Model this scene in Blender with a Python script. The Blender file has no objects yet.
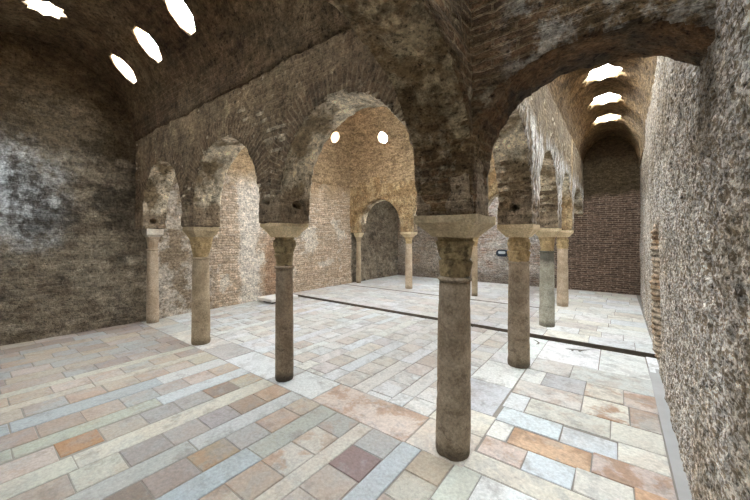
import bpy, bmesh, math, random
import numpy as np
from mathutils import Vector, Matrix

SC = bpy.context.scene
COL = SC.collection

# ------------------------------------------------------------------ camera
cam_d = bpy.data.cameras.new('camera')
cam = bpy.data.objects.new('camera', cam_d)
COL.objects.link(cam)
cam.location = (0.983, -2.262, 1.60)
cam.rotation_euler = (math.radians(90), 0, math.radians(37.16))
cam_d.sensor_width = 36.0
cam_d.lens = 319.3 / 750 * 36.0
cam_d.shift_y = -12.9 / 750
cam_d.clip_start = 0.02
SC.camera = cam

# ------------------------------------------------------------------ sky and exposure
world = bpy.data.worlds.new('overcast_sky')
SC.world = world
world.use_nodes = True
wn = world.node_tree.nodes['Background']
wn.inputs[0].default_value = (0.90, 0.955, 1.0, 1)
wn.inputs[1].default_value = 30.0
SC.view_settings.view_transform = 'Standard'
SC.view_settings.look = 'None'
SC.view_settings.gamma = 1
SC.view_settings.use_curve_mapping = False
SC.view_settings.exposure = 1.32
SC.cycles.use_denoising = True
SC.cycles.max_bounces = 10
SC.cycles.diffuse_bounces = 8
SC.cycles.transparent_max_bounces = 8
SC.cycles.sample_clamp_indirect = 0
try:
    SC.cycles.use_light_tree = True
except Exception:
    pass

# ------------------------------------------------------------------ dimensions
P = 2.02                      # column spacing
XL, YF, YN = -6.2, 8.8, -2.74   # left wall, far wall, near wall
ZI = 1.75                     # impost top
HB = 0.205                    # half thickness of the arcades
REAR = 0.045                   # the rear floor is this much higher
STEP = 3.38

def xr(y):                    # the right wall is slightly skew
    return 1.335 + max(0.0, min(y, 8.8)) * 0.0165

# ------------------------------------------------------------------ noise
def _hash(ix, iy, iz, seed):
    h = (ix * 374761393 + iy * 668265263 + iz * 2147483647 + seed * 974634777) & 0xFFFFFFFF
    h = ((h ^ (h >> 13)) * 1274126177) & 0xFFFFFFFF
    h = h ^ (h >> 16)
    return (h & 0xFFFF).astype(np.float64) / 32767.5 - 1.0

def vnoise(p, seed=0):
    f = np.floor(p)
    i = f.astype(np.int64)
    t = p - f
    t = t * t * (3 - 2 * t)
    r = 0
    for dx in (0, 1):
        wx = t[:, 0] if dx else 1 - t[:, 0]
        for dy in (0, 1):
            wy = t[:, 1] if dy else 1 - t[:, 1]
            for dz in (0, 1):
                wz = t[:, 2] if dz else 1 - t[:, 2]
                r = r + wx * wy * wz * _hash(i[:, 0] + dx, i[:, 1] + dy, i[:, 2] + dz, seed)
    return r

def fbm(p, scale, octaves=4, seed=0, gain=0.5):
    r = np.zeros(len(p)); a = 1.0
    for k in range(octaves):
        r += a * vnoise(p * scale + 17.3 * k, seed + k)
        scale *= 2.03; a *= gain
    return r

# ------------------------------------------------------------------ node helper
class NT:
    def __init__(self, name):
        self.m = bpy.data.materials.new(name)
        self.m.use_nodes = True
        self.t = self.m.node_tree
        self.t.nodes.clear()
        self.out = self.t.nodes.new('ShaderNodeOutputMaterial')
        self.b = self.t.nodes.new('ShaderNodeBsdfPrincipled')
        self.t.links.new(self.b.outputs[0], self.out.inputs[0])
        self.tc = self.t.nodes.new('ShaderNodeTexCoord').outputs['Object']
        sp = self.t.nodes.new('ShaderNodeSeparateXYZ')
        self.link(self.tc, sp.inputs[0])
        self.x, self.y, self.z = sp.outputs
    def link(self, a, b):
        self.t.links.new(a, b)
    def setin(self, sock, v):
        if isinstance(v, bpy.types.NodeSocket):
            self.link(v, sock)
        else:
            if sock.type == 'RGBA' and len(v) == 3:
                v = (*v, 1)
            sock.default_value = v
    def math(self, op, a, b=0.0, c=None, clamp=False):
        n = self.t.nodes.new('ShaderNodeMath'); n.operation = op; n.use_clamp = clamp
        self.setin(n.inputs[0], a); self.setin(n.inputs[1], b)
        if c is not None: self.setin(n.inputs[2], c)
        return n.outputs[0]
    def mix(self, fac, a, b, mode='MIX'):
        n = self.t.nodes.new('ShaderNodeMix'); n.data_type = 'RGBA'; n.blend_type = mode
        n.clamp_factor = True
        self.setin(n.inputs[0], fac); self.setin(n.inputs[6], a); self.setin(n.inputs[7], b)
        return n.outputs[2]
    def noise(self, scale, detail=4, rough=0.55, vec=None, dist=0.0):
        dist *= 0.25
        n = self.t.nodes.new('ShaderNodeTexNoise')
        n.inputs['Scale'].default_value = scale; n.inputs['Detail'].default_value = detail
        n.inputs['Roughness'].default_value = rough; n.inputs['Distortion'].default_value = dist
        self.link(vec if vec is not None else self.tc, n.inputs['Vector'])
        return n.outputs['Fac']
    def voronoi(self, scale, vec=None, feature='F1'):
        n = self.t.nodes.new('ShaderNodeTexVoronoi'); n.feature = feature
        n.inputs['Scale'].default_value = scale
        self.link(vec if vec is not None else self.tc, n.inputs['Vector'])
        return n.outputs['Distance']
    def ramp(self, v, lo, hi):            # smoothstep from lo to hi
        n = self.t.nodes.new('ShaderNodeMapRange'); n.interpolation_type = 'SMOOTHSTEP'
        self.setin(n.inputs[0], v); n.inputs[1].default_value = lo; n.inputs[2].default_value = hi
        return n.outputs[0]
    def vec(self, x, y, z=0.0):
        n = self.t.nodes.new('ShaderNodeCombineXYZ')
        self.setin(n.inputs[0], x); self.setin(n.inputs[1], y); self.setin(n.inputs[2], z)
        return n.outputs[0]
    def bump(self, height, strength, dist):
        n = self.t.nodes.new('ShaderNodeBump')
        n.inputs['Strength'].default_value = strength; n.inputs['Distance'].default_value = dist
        self.link(height, n.inputs['Height'])
        self.link(n.outputs[0], self.b.inputs['Normal'])
    def normal(self):
        n = self.t.nodes.new('ShaderNodeNewGeometry')
        s = self.t.nodes.new('ShaderNodeSeparateXYZ')
        self.link(n.outputs['True Normal'], s.inputs[0])
        return s.outputs
    def finish(self, col, rough=0.9, spec=0.25):
        self.setin(self.b.inputs['Base Color'], col)
        self.setin(self.b.inputs['Roughness'], rough)
        self.b.inputs['Specular IOR Level'].default_value = spec
        return self.m

def srgb(*c):
    return tuple((v / 255 / 12.92 if v <= 10 else ((v / 255 + 0.055) / 1.055) ** 2.4) for v in c)

def bricks(n, u, v, w=0.28, h=0.058, mortar=0.010, wob=0.02):
    """courses: (mortar factor, per-brick tint)"""
    nz = n.noise(3.0, 3)
    nz2 = n.noise(14.0, 2)
    dv = n.math('ADD', n.math('MULTIPLY', n.math('SUBTRACT', nz, 0.5), wob * 3), n.math('MULTIPLY', n.math('SUBTRACT', nz2, 0.5), wob * 1.2))
    t = n.t.nodes.new('ShaderNodeTexBrick')
    t.inputs['Scale'].default_value = 1.0
    t.inputs['Brick Width'].default_value = w
    t.inputs['Row Height'].default_value = h
    t.inputs['Mortar Size'].default_value = mortar
    t.inputs['Mortar Smooth'].default_value = 0.4
    t.inputs['Color1'].default_value = (0, 0, 0, 1); t.inputs['Color2'].default_value = (1, 1, 1, 1)
    n.link(n.vec(n.math('ADD', u, dv), n.math('ADD', v, dv)), t.inputs['Vector'])
    return t.outputs['Fac'], t.outputs['Color']

def masonry(name, plaster, plaster2, brick1, brick2, mortar, cover=0.5, soft=0.08, bstr=0.9, soot=(0.03, 0.027, 0.022), soot_amt=0.6,
            salt=None, salt_amt=0.0, arc=None, zone=None, grain=1.0, bscale=(0.28, 0.058), vous=False, blotch=3.0, layer=2.3):
    """old brick wall with remnants of plaster. cover: how much of it the plaster still hides (0..1).
    arc=(axis, centre, z spring, radius) unrolls a vault; zone(n, col) may overrule the colour by place"""
    n = NT(name)
    if arc:
        ax, c, zs, r = arc
        a = n.math('ARCTAN2', n.math('SUBTRACT', n.z, zs), n.math('SUBTRACT', n.y if ax == 'x' else n.x, c))
        v = n.math('MULTIPLY', a, r); u = n.x if ax == 'x' else n.y
    else:
        u = n.math('ADD', n.x, n.y); v = n.z
    if vous:                      # rings of radial bricks round the arches
        nx, ny, nz = n.normal()
        face = n.ramp(n.math('ABSOLUTE', ny), 0.4, 0.6)
        w = n.math('ADD', n.math('MULTIPLY', face, n.x), n.math('MULTIPLY', n.math('SUBTRACT', 1.0, face), n.y))
        w = n.math('SUBTRACT', n.math('FLOORED_MODULO', w, 2.02), 1.01)
        zz = n.math('SUBTRACT', n.z, 1.99)
        rad = n.math('SQRT', n.math('ADD', n.math('MULTIPLY', w, w), n.math('MULTIPLY', zz, zz)))
        ang = n.math('ARCTAN2', zz, w)
        vm = n.math('MULTIPLY', n.math('LESS_THAN', rad, 1.13), n.math('GREATER_THAN', zz, 0.0))
        u = n.math('ADD', u, n.math('MULTIPLY', vm, n.math('SUBTRACT', rad, u)))
        v = n.math('ADD', v, n.math('MULTIPLY', vm, n.math('SUBTRACT', n.math('MULTIPLY', ang, 1.0), v)))
    fac, tint = bricks(n, u, v, bscale[0], bscale[1])
    lay = n.vec(n.x, n.y, n.math('MULTIPLY', n.z, layer))
    big = n.noise(0.9, 5, 0.6, lay, dist=0.3)
    mid = n.noise(3.1, 6, 0.62, lay, dist=0.4)
    fine = n.noise(22.0, 5, 0.65)
    grit = n.noise(75.0, 3, 0.6)
    bcol = n.mix(tint, brick1, brick2)
    bcol = n.mix(n.math('MULTIPLY', fac, 0.9), bcol, mortar)
    pcol = n.mix(n.ramp(mid, 0.35, 0.65), plaster, plaster2)
    m = n.math('ADD', n.math('MULTIPLY', big, 0.65), n.math('MULTIPLY', mid, 0.35))
    thr = 0.5 + (0.5 - cover) * 0.42
    mask = n.ramp(m, thr - soft, thr + soft)        # 1 = plaster
    if vous:
        mask = n.math('MULTIPLY', mask, n.math('MULTIPLY_ADD', vm, -0.65, 1.0))
    col = n.mix(mask, bcol, pcol)
    st = n.ramp(n.noise(1.7, 6, 0.68, dist=0.6), 0.50, 0.72)
    col = n.mix(n.math('MULTIPLY', st, soot_amt), col, soot)
    if salt:
        sm = n.ramp(n.noise(2.3, 7, 0.7, dist=0.8), 0.56, 0.66)
        col = n.mix(n.math('MULTIPLY', sm, salt_amt), col, salt)
    if zone:
        col = zone(n, col, dict(big=big, mid=mid, fine=fine, fac=fac, tint=tint))
    sp = n.math('MULTIPLY_ADD', n.math('SUBTRACT', fine, 0.5), 2.2 * grain, 1.0)
    spg = n.math('MULTIPLY_ADD', n.math('SUBTRACT', grit, 0.5), 1.6 * grain, sp)
    blot = n.noise(7.5, 7, 0.74, lay)
    chip = n.ramp(n.noise(26.0, 4, 0.65, lay), 0.57, 0.61)
    spg = n.math('MULTIPLY_ADD', chip, -0.45, spg)
    spg = n.math('MULTIPLY', spg, n.math('MULTIPLY_ADD', n.math('SUBTRACT', blot, 0.5), blotch, 1.0))
    spg = n.math('MAXIMUM', spg, 0.12)
    mul = n.vec(spg, spg, spg)
    col = n.mix(1.0, col, mul, 'MULTIPLY')
    pits = n.ramp(n.voronoi(28.0), 0.0, 0.28)
    h = n.math('MULTIPLY', fac, n.math('MULTIPLY_ADD', mask, 0.8, -1.0))
    h = n.math('ADD', n.math('MULTIPLY', h, 0.55), n.math('MULTIPLY', mid, 0.8))
    h = n.math('ADD', h, n.math('MULTIPLY', fine, 0.9))
    h = n.math('ADD', h, n.math('MULTIPLY', pits, 0.35))
    h = n.math('ADD', h, n.math('MULTIPLY', grit, 0.25))
    n.bump(h, bstr, 0.022)
    return n.finish(col, 0.95, 0.15)

def between(n, v, lo, hi, s=0.08):
    return n.math('MULTIPLY', n.ramp(v, lo - s, lo + s), n.math('SUBTRACT', 1.0, n.ramp(v, hi - s, hi + s)))

def ragged(n, v, amt=0.35, scale=2.2):
    return n.math('MULTIPLY_ADD', n.math('SUBTRACT', n.noise(scale, 5, 0.65, dist=0.4), 0.5), amt * 2, v)

# ---- wall materials
TAN, BROWN, DARK = srgb(158, 140, 112), srgb(122, 101, 76), srgb(78, 64, 48)
GREYW = srgb(176, 170, 160)

def zone_left(n, col, q):
    yy = ragged(n, n.y, 0.25); zz = ragged(n, n.z, 0.35)
    # inside the central room: pale brick with streaks of whitish plaster
    lb = n.mix(q['tint'], srgb(212, 195, 174), srgb(186, 164, 140))
    lb = n.mix(n.math('MULTIPLY', q['fac'], 0.7), lb, srgb(150, 126, 102))
    rd = between(n, ragged(n, n.y, 0.3), 2.55, 3.3, 0.15)
    lb = n.mix(n.math('MULTIPLY', n.math('MULTIPLY', rd, n.math('SUBTRACT', 1.0, n.ramp(n.z, 1.3, 1.8))), 0.6), lb, srgb(150, 112, 84))
    lb = n.mix(n.ramp(n.noise(1.6, 6, 0.65), 0.53, 0.62), lb, srgb(214, 204, 190))
    pw = between(n, ragged(n, n.y, 0.35, 1.5), 1.85, 2.4, 0.06)
    lb = n.mix(n.math('MULTIPLY', pw, 0.85), lb, srgb(224, 215, 203))
    pg = n.math('SUBTRACT', 1.0, n.ramp(ragged(n, n.y, 0.3, 1.5), 1.1, 1.3))
    lb = n.mix(n.math('MULTIPLY', pg, 0.9), lb, n.mix(n.ramp(n.noise(3.0, 6, 0.7), 0.44, 0.58), srgb(140, 124, 104), srgb(196, 187, 174)))
    lb = n.mix(n.ramp(zz, 2.6, 3.3), lb, srgb(170, 147, 117))
    col = n.mix(between(n, n.y, 0.15, 5.9, 0.05), col, lb)
    # grey patch with skylight brightness painted in, high on the front gallery's end wall
    yy2 = ragged(n, n.y, 0.7, 1.3); zz2 = ragged(n, n.z, 0.8, 1.1)
    g = n.math('MULTIPLY', between(n, yy2, -3.4, -1.25, 0.45), between(n, zz2, 1.65, 2.95, 0.4))
    gc = n.mix(n.ramp(n.noise(4.5, 7, 0.75), 0.40, 0.60), srgb(92, 90, 88), srgb(206, 210, 212))
    col = n.mix(n.math('MULTIPLY', g, 0.85), col, gc)
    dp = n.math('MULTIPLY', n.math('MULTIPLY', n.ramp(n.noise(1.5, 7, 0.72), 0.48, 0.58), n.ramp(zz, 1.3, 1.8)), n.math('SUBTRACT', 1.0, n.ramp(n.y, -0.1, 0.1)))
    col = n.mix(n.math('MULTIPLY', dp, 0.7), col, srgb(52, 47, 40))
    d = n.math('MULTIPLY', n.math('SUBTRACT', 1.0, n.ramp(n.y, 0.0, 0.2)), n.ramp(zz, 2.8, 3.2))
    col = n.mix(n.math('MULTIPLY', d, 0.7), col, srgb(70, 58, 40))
    return col
M_LEFT = masonry('left_wall_masonry', srgb(142, 131, 114), srgb(104, 93, 78), srgb(110, 95, 80), srgb(88, 76, 63), srgb(122, 112, 97),
                 layer=1.7, blotch=2.2, cover=0.7, soot_amt=0.8, zone=zone_left, salt=srgb(190, 180, 160), salt_amt=0.35)

def zone_right(n, col, q):
    pk = n.ramp(n.noise(48.0, 4, 0.7, n.vec(n.x, n.math('MULTIPLY', n.y, 0.5), n.z)), 0.45, 0.55)
    c = n.mix(pk, srgb(240, 236, 231), srgb(146, 131, 112))
    c = n.mix(n.ramp(n.noise(1.2, 5, 0.6), 0.45, 0.65), c, n.mix(pk, srgb(214, 204, 190), srgb(136, 120, 100)))
    col = n.mix(0.85, col, c)
    up = n.math('MULTIPLY', n.ramp(n.y, 0.1, 0.5), n.ramp(ragged(n, n.z, 0.5), 1.9, 2.9))
    col = n.mix(n.math('MULTIPLY', up, 0.72), col, srgb(118, 102, 82))
    # exposed brick round the recess
    bm = n.math('MULTIPLY', between(n, ragged(n, n.y, 0.12), 2.72, 3.75, 0.05), n.math('SUBTRACT', 1.0, n.ramp(n.z, 1.6, 1.95)))
    bc = n.mix(n.ramp(q['mid'], 0.4, 0.6), srgb(164, 132, 100), srgb(206, 190, 168))
    stp = n.ramp(n.math('SINE', n.math('MULTIPLY', n.math('ADD', n.z, n.math('MULTIPLY', q['fine'], 0.03)), 84.0)), 0.1, 0.6)
    bc = n.mix(n.math('MULTIPLY', stp, 0.65), bc, srgb(74, 56, 40))
    col = n.mix(n.math('MULTIPLY', bm, 0.9), col, bc)
    # soot below the end of the cross arch
    d = n.math('MULTIPLY', between(n, ragged(n, n.y, 0.12), -0.22, 0.25, 0.1), n.ramp(ragged(n, n.z, 0.4), 1.6, 2.4))
    col = n.mix(n.math('MULTIPLY', d, 0.75), col, srgb(96, 82, 62))
    return col
M_RIGHT = masonry('right_wall_roughcast', GREYW, srgb(140, 130, 116), srgb(150, 128, 104), srgb(130, 110, 90), GREYW,
                  cover=0.95, soot_amt=0.12, zone=zone_right, grain=1.3, layer=1.0, bstr=0.6)

def zone_far(n, col, q):
    xx = ragged(n, n.x, 0.5); zz = ragged(n, n.z, 0.3)
    br = n.mix(q['tint'], srgb(112, 91, 77), srgb(80, 66, 57))
    br = n.mix(n.math('MULTIPLY', q['fac'], 0.85), br, srgb(142, 126, 112))
    rg = n.ramp(n.x, -0.9, -0.3)
    col = n.mix(rg, col, br)
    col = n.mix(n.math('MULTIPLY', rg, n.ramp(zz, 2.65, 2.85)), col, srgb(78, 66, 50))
    lf = n.math('SUBTRACT', 1.0, n.ramp(xx, -4.6, -4.2))
    col = n.mix(n.math('MULTIPLY', lf, 0.6), col, srgb(150, 134, 114))
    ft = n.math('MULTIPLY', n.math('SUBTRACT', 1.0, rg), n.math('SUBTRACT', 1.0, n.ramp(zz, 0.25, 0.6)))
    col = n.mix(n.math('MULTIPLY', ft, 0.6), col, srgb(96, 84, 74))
    return col
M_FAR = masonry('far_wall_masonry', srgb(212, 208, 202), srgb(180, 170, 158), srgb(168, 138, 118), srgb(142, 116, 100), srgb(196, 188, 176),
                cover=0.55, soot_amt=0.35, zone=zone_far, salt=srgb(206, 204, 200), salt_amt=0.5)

def zone_arc(n, col, q):
    nx, ny, nz = n.normal()
    # the tan rubble soffits are painted brighter, as if lit, the spandrels facing the right gallery are whitewashed
    soff = n.math('MAXIMUM', n.ramp(n.math('MULTIPLY', nz, -1.0), 0.15, 0.5), n.math('MULTIPLY', n.math('MULTIPLY', n.ramp(n.math('ABSOLUTE', nx), 0.6, 0.8), n.math('LESS_THAN', n.x, -0.25)), n.ramp(n.z, 1.95, 2.1)))
    sc = n.mix(n.ramp(q['mid'], 0.42, 0.6), srgb(146, 129, 104), srgb(238, 226, 202))
    col = n.mix(n.math('MULTIPLY', soff, 0.88), col, sc)
    side = n.math('MULTIPLY', n.ramp(nx, 0.5, 0.8), n.math('MULTIPLY', n.math('MULTIPLY', n.ramp(n.y, 0.3, 0.5), n.math('SUBTRACT', 1.0, n.ramp(ragged(n, n.z, 0.3), 2.75, 3.15))), n.ramp(n.x, 0.1, 0.16)))
    ww = n.mix(n.ramp(n.noise(4.0, 5, 0.6, n.vec(n.math('MULTIPLY', n.y, 3.0), n.math('MULTIPLY', n.z, 0.4))), 0.42, 0.6), srgb(232, 229, 224), srgb(132, 117, 96))
    col = n.mix(n.math('MULTIPLY', side, 0.9), col, ww)
    # bare brick courses in the blocks on the imposts
    blk = n.math('SUBTRACT', 1.0, n.ramp(ragged(n, n.z, 0.1), 1.95, 2.15))
    bc = n.mix(q['tint'], srgb(158, 140, 118), srgb(126, 110, 92))
    bc = n.mix(n.math('MULTIPLY', q['fac'], 0.5), bc, srgb(104, 90, 74))
    col = n.mix(n.math('MULTIPLY', blk, 0.75), col, bc)
    # inside the central room
    inn = n.math('MULTIPLY', n.ramp(n.y, 5.6, 5.8), n.math('SUBTRACT', 1.0, n.ramp(n.y, 5.95, 6.05)))
    ic = n.mix(n.ramp(q['mid'], 0.4, 0.6), srgb(150, 122, 86), srgb(186, 162, 124))
    col = n.mix(n.math('MULTIPLY', inn, 0.8), col, ic)
    return col
M_ARC = masonry('arcade_masonry', srgb(134, 118, 96), srgb(108, 93, 74), srgb(118, 98, 78), srgb(90, 75, 60), srgb(136, 121, 100),
                cover=0.66, soot_amt=0.5, layer=0.8, zone=zone_arc, vous=True, salt=srgb(178, 162, 130), salt_amt=0.4)
def zone_dia(n, col, q):
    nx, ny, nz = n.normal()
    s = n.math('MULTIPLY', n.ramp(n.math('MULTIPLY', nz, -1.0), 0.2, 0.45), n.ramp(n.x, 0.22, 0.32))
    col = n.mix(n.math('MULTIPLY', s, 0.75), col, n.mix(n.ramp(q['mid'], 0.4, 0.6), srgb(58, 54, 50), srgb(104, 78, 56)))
    s2 = n.math('MULTIPLY', n.ramp(n.math('MULTIPLY', nz, -1.0), 0.2, 0.45), n.math('LESS_THAN', n.x, 0.225))  # underside colour lightened for light bounced up from below
    col = n.mix(n.math('MULTIPLY', s2, 0.6), col, n.mix(n.ramp(n.noise(5.0, 7, 0.72), 0.42, 0.6), srgb(120, 100, 74), srgb(186, 170, 140)))
    f = n.math('MULTIPLY', n.ramp(n.math('ABSOLUTE', ny), 0.6, 0.8), n.math('MULTIPLY', n.ramp(n.x, 0.35, 0.6), n.ramp(n.noise(5.0, 7, 0.75), 0.46, 0.6)))
    return n.mix(n.math('MULTIPLY', f, 0.8), col, srgb(176, 170, 160))
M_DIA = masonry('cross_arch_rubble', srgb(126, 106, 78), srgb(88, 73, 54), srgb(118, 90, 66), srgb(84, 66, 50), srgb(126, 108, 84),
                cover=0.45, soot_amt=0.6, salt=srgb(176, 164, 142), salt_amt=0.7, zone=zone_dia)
M_VFRONT = masonry('front_vault_brick', srgb(116, 102, 82), srgb(90, 77, 60), srgb(100, 83, 66), srgb(72, 59, 47), srgb(88, 74, 58),
                   cover=0.5, soot_amt=0.55, bscale=(0.3, 0.07), arc=('x', -1.47, 3.42, 1.27), layer=1.0)
M_VRIGHT = masonry('side_vault_plaster', srgb(126, 104, 74), srgb(100, 82, 58), srgb(104, 84, 62), srgb(80, 64, 48), srgb(90, 74, 56),
                   cover=0.75, soot_amt=0.5, arc=('y', 0.8, 3.5, 0.65))
M_VBACK = masonry('back_vault_brick', srgb(150, 130, 100), srgb(120, 100, 76), srgb(140, 110, 80), srgb(100, 80, 60), srgb(110, 95, 70),
                  cover=0.5, soot_amt=0.5, arc=('x', 7.5, 3.42, 1.27))
M_DOME = masonry('dome_plaster', srgb(176, 152, 121), srgb(148, 127, 99), srgb(156, 133, 109), srgb(138, 116, 92), srgb(140, 120, 96),
                 cover=0.85, soot_amt=0.35, salt=srgb(200, 176, 140), salt_amt=0.3)

# ------------------------------------------------------------------ object helpers
def link_mesh(name, me, mat=None, parent=None):
    o = bpy.data.objects.new(name, me)
    COL.objects.link(o)
    if mat:
        me.materials.clear(); me.materials.append(mat)
    if parent: o.parent = parent
    return o

def bm_obj(name, bm, mat, parent=None, smooth=False):
    me = bpy.data.meshes.new(name)
    bmesh.ops.recalc_face_normals(bm, faces=bm.faces)
    bm.to_mesh(me); bm.free()
    if smooth:
        me.polygons.foreach_set('use_smooth', [True] * len(me.polygons))
    return link_mesh(name, me, mat, parent)

def structure(o, label=None):
    o['kind'] = 'structure'
    if label: o['label'] = label
    return o

def add_box(bm, x0, x1, y0, y1, z0, z1):
    vs = [bm.verts.new(p) for p in ((x0, y0, z0), (x1, y0, z0), (x1, y1, z0), (x0, y1, z0), (x0, y0, z1), (x1, y0, z1), (x1, y1, z1), (x0, y1, z1))]
    for f in ((3, 2, 1, 0), (4, 5, 6, 7), (0, 1, 5, 4), (1, 2, 6, 5), (2, 3, 7, 6), (3, 0, 4, 7)):
        bm.faces.new([vs[i] for i in f])

def add_prism(bm, pts, f0, f1):
    """pts: closed list of 2D points, f0/f1 map a 2D point to the two 3D ends"""
    a = [bm.verts.new(f0(p)) for p in pts]; b = [bm.verts.new(f1(p)) for p in pts]
    k = len(pts)
    bm.faces.new(a[::-1]); bm.faces.new(b)
    for i in range(k):
        bm.faces.new((a[i], a[(i + 1) % k], b[(i + 1) % k], b[i]))

def temp(bm):
    me = bpy.data.meshes.new('tmp')
    bmesh.ops.recalc_face_normals(bm, faces=bm.faces)
    bm.to_mesh(me); bm.free()
    o = bpy.data.objects.new('tmp', me)
    COL.objects.link(o)
    return o

def drop(o):
    me = o.data
    bpy.data.objects.remove(o, do_unlink=True)
    bpy.data.meshes.remove(me)

def bake(o, cutter=None, voxel=None):
    """apply a boolean cut and/or a voxel remesh to the object's mesh"""
    if cutter:
        md = o.modifiers.new('c', 'BOOLEAN'); md.operation = 'DIFFERENCE'; md.solver = 'EXACT'; md.object = cutter
        md.use_self = True
    if voxel:
        md = o.modifiers.new('r', 'REMESH'); md.mode = 'VOXEL'; md.voxel_size = voxel
    dg = bpy.context.evaluated_depsgraph_get()
    dg.update()
    me = bpy.data.meshes.new_from_object(o.evaluated_get(dg))
    old = o.data
    o.modifiers.clear()
    o.data = me
    bpy.data.meshes.remove(old)
    return o

def verts_np(me):
    a = np.empty(len(me.vertices) * 3); me.vertices.foreach_get('co', a); return a.reshape(-1, 3)
def norms_np(me):
    a = np.empty(len(me.vertices) * 3); me.vertices.foreach_get('normal', a); return a.reshape(-1, 3)

def roughen(o, amp, scale, seed=0, pits=0.0, course=0.0, smooth=True):
    me = o.data
    v = verts_np(me); n = norms_np(me)
    d = amp * fbm(v, scale, 4, seed, 0.55)
    if pits:
        q = fbm(v, 6.5, 3, seed + 40)
        d -= pits * np.clip(q - 0.35, 0, 1)
    if course:
        w = v[:, 2] + 0.02 * vnoise(v * 3, seed + 5)
        d += course * np.sin(w * 2 * np.pi / 0.115) * np.clip(0.5 + fbm(v, 1.3, 2, seed + 9), 0, 1) * (np.abs(n[:, 2]) < 0.6)
    v = v + n * d[:, None]
    me.vertices.foreach_set('co', v.ravel()); me.update()
    if smooth:
        me.polygons.foreach_set('use_smooth', [True] * len(me.polygons))
    return o

def grid_wall(name, mat, us, vs, fn, back):
    """a wall surface on a (u, v) grid, closed behind; fn(U, V)->(x, y, z) arrays"""
    U, V = np.meshgrid(us, vs, indexing='ij')
    pts = np.stack(fn(U.ravel(), V.ravel()), 1)
    nu, nv = len(us), len(vs)
    bk = pts + np.array(back)
    idx = np.arange(nu * nv).reshape(nu, nv)
    f = np.stack([idx[:-1, :-1], idx[1:, :-1], idx[1:, 1:], idx[:-1, 1:]], -1).reshape(-1, 4).tolist()
    ring = list(idx[:, 0]) + list(idx[-1, 1:]) + list(idx[-2::-1, -1]) + list(idx[0, -2:0:-1])
    base = nu * nv
    verts = pts.tolist() + [bk[i].tolist() for i in ring]
    k = len(ring)
    for i in range(k):
        j = (i + 1) % k
        f.append([int(ring[i]), base + i, base + j, int(ring[j])])
    f.append([base + i for i in range(k)])
    me = bpy.data.meshes.new(name)
    me.from_pydata(verts, [], f)
    bm = bmesh.new(); bm.from_mesh(me); bmesh.ops.recalc_face_normals(bm, faces=bm.faces); bm.to_mesh(me); bm.free()
    me.polygons.foreach_set('use_smooth', [len(p.vertices) == 4 for p in me.polygons])
    return structure(link_mesh(name, me, mat))

# ------------------------------------------------------------------ outer walls
def fn_left(U, V):
    p = np.stack([U * 0, U, V], 1)
    pl = p * np.array([1, 1, 2.2])
    d = 0.020 * fbm(p, 1.1, 5, 3) + 0.014 * fbm(pl, 5.5, 4, 8, 0.6)
    d -= 0.03 * np.clip(fbm(pl, 4.0, 3, 12) - 0.45, 0, 1)
    # an eroded hollow in the brick behind the white slab
    d -= 0.10 * np.exp(-((U - 2.75) / 0.22) ** 4) * np.exp(-((V - 0.55) / 0.6) ** 4)
    return (XL - 0.015 + d, U, V)
grid_wall('wall_left', M_LEFT, np.linspace(YN - 0.3, YF + 0.3, 330), np.linspace(-0.02, 5.1, 170), fn_left, (-0.3, 0, 0))

def fn_right(U, V):
    p = np.stack([U * 0, U, V], 1)
    base = np.array([xr(u) for u in U])
    d = 0.014 * fbm(p, 1.6, 4, 21) + 0.009 * fbm(p, 9, 4, 22, 0.65)
    lump = np.clip(fbm(p, 38, 2, 25), -0.6, 0.8)
    d -= 0.006 * lump
    # the recess with eroded brick jambs
    half = 0.30 + 0.04 * vnoise(p * 7, 4)
    rec = 1 / (1 + np.exp((np.abs(U - 3.03) - half) / 0.012))
    top = 1 / (1 + np.exp((V - 1.72 - 0.06 * vnoise(p * 5, 6)) / 0.025))
    d += 0.20 * rec * top
    jam = np.exp(-((U - 3.42) / 0.13) ** 2) * top
    d -= jam * (0.022 + 0.010 * np.sin(V * 2 * np.pi / 0.075) + 0.02 * fbm(p, 5, 3, 31))
    for (hy, hz, r) in ((-0.06, 1.47, 0.07), (-0.02, 2.02, 0.055), (0.9, 1.9, 0.04)):
        d += 0.10 * np.exp(-(((U - hy) ** 2 + (V - hz) ** 2) / r ** 2) ** 2)
    return (base + d, U, V)
us = np.concatenate([np.linspace(YN - 0.3, -1.5, 60), np.linspace(-1.5, 1.5, 300)[1:], np.linspace(1.5, 4.0, 170)[1:], np.linspace(4.0, YF + 0.3, 70)[1:]])
grid_wall('wall_right', M_RIGHT, us, np.concatenate([np.linspace(-0.02, 3.0, 280), np.linspace(3.0, 5.1, 70)[1:]]), fn_right, (0.45, 0, 0))

def fn_far(U, V):
    p = np.stack([U, U * 0, V], 1)
    d = 0.02 * fbm(p, 1.4, 5, 50) + 0.010 * fbm(p, 7, 3, 52)
    d += -0.03 * np.clip((V - 2.75) / 0.06, 0, 1) * (U > -0.2) 
    return (U, YF - d, V)
grid_wall('wall_far', M_FAR, np.linspace(XL - 0.3, 1.75, 200), np.linspace(-0.02, 5.1, 130), fn_far, (0, 0.3, 0))
grid_wall('wall_near', M_LEFT, np.linspace(XL - 0.3, 1.75, 90), np.linspace(-0.02, 5.1, 60),
          lambda U, V: (U, YN + 0.02 * fbm(np.stack([U, U * 0, V], 1), 1.5, 4, 60), V), (0, -0.3, 0))

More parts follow.
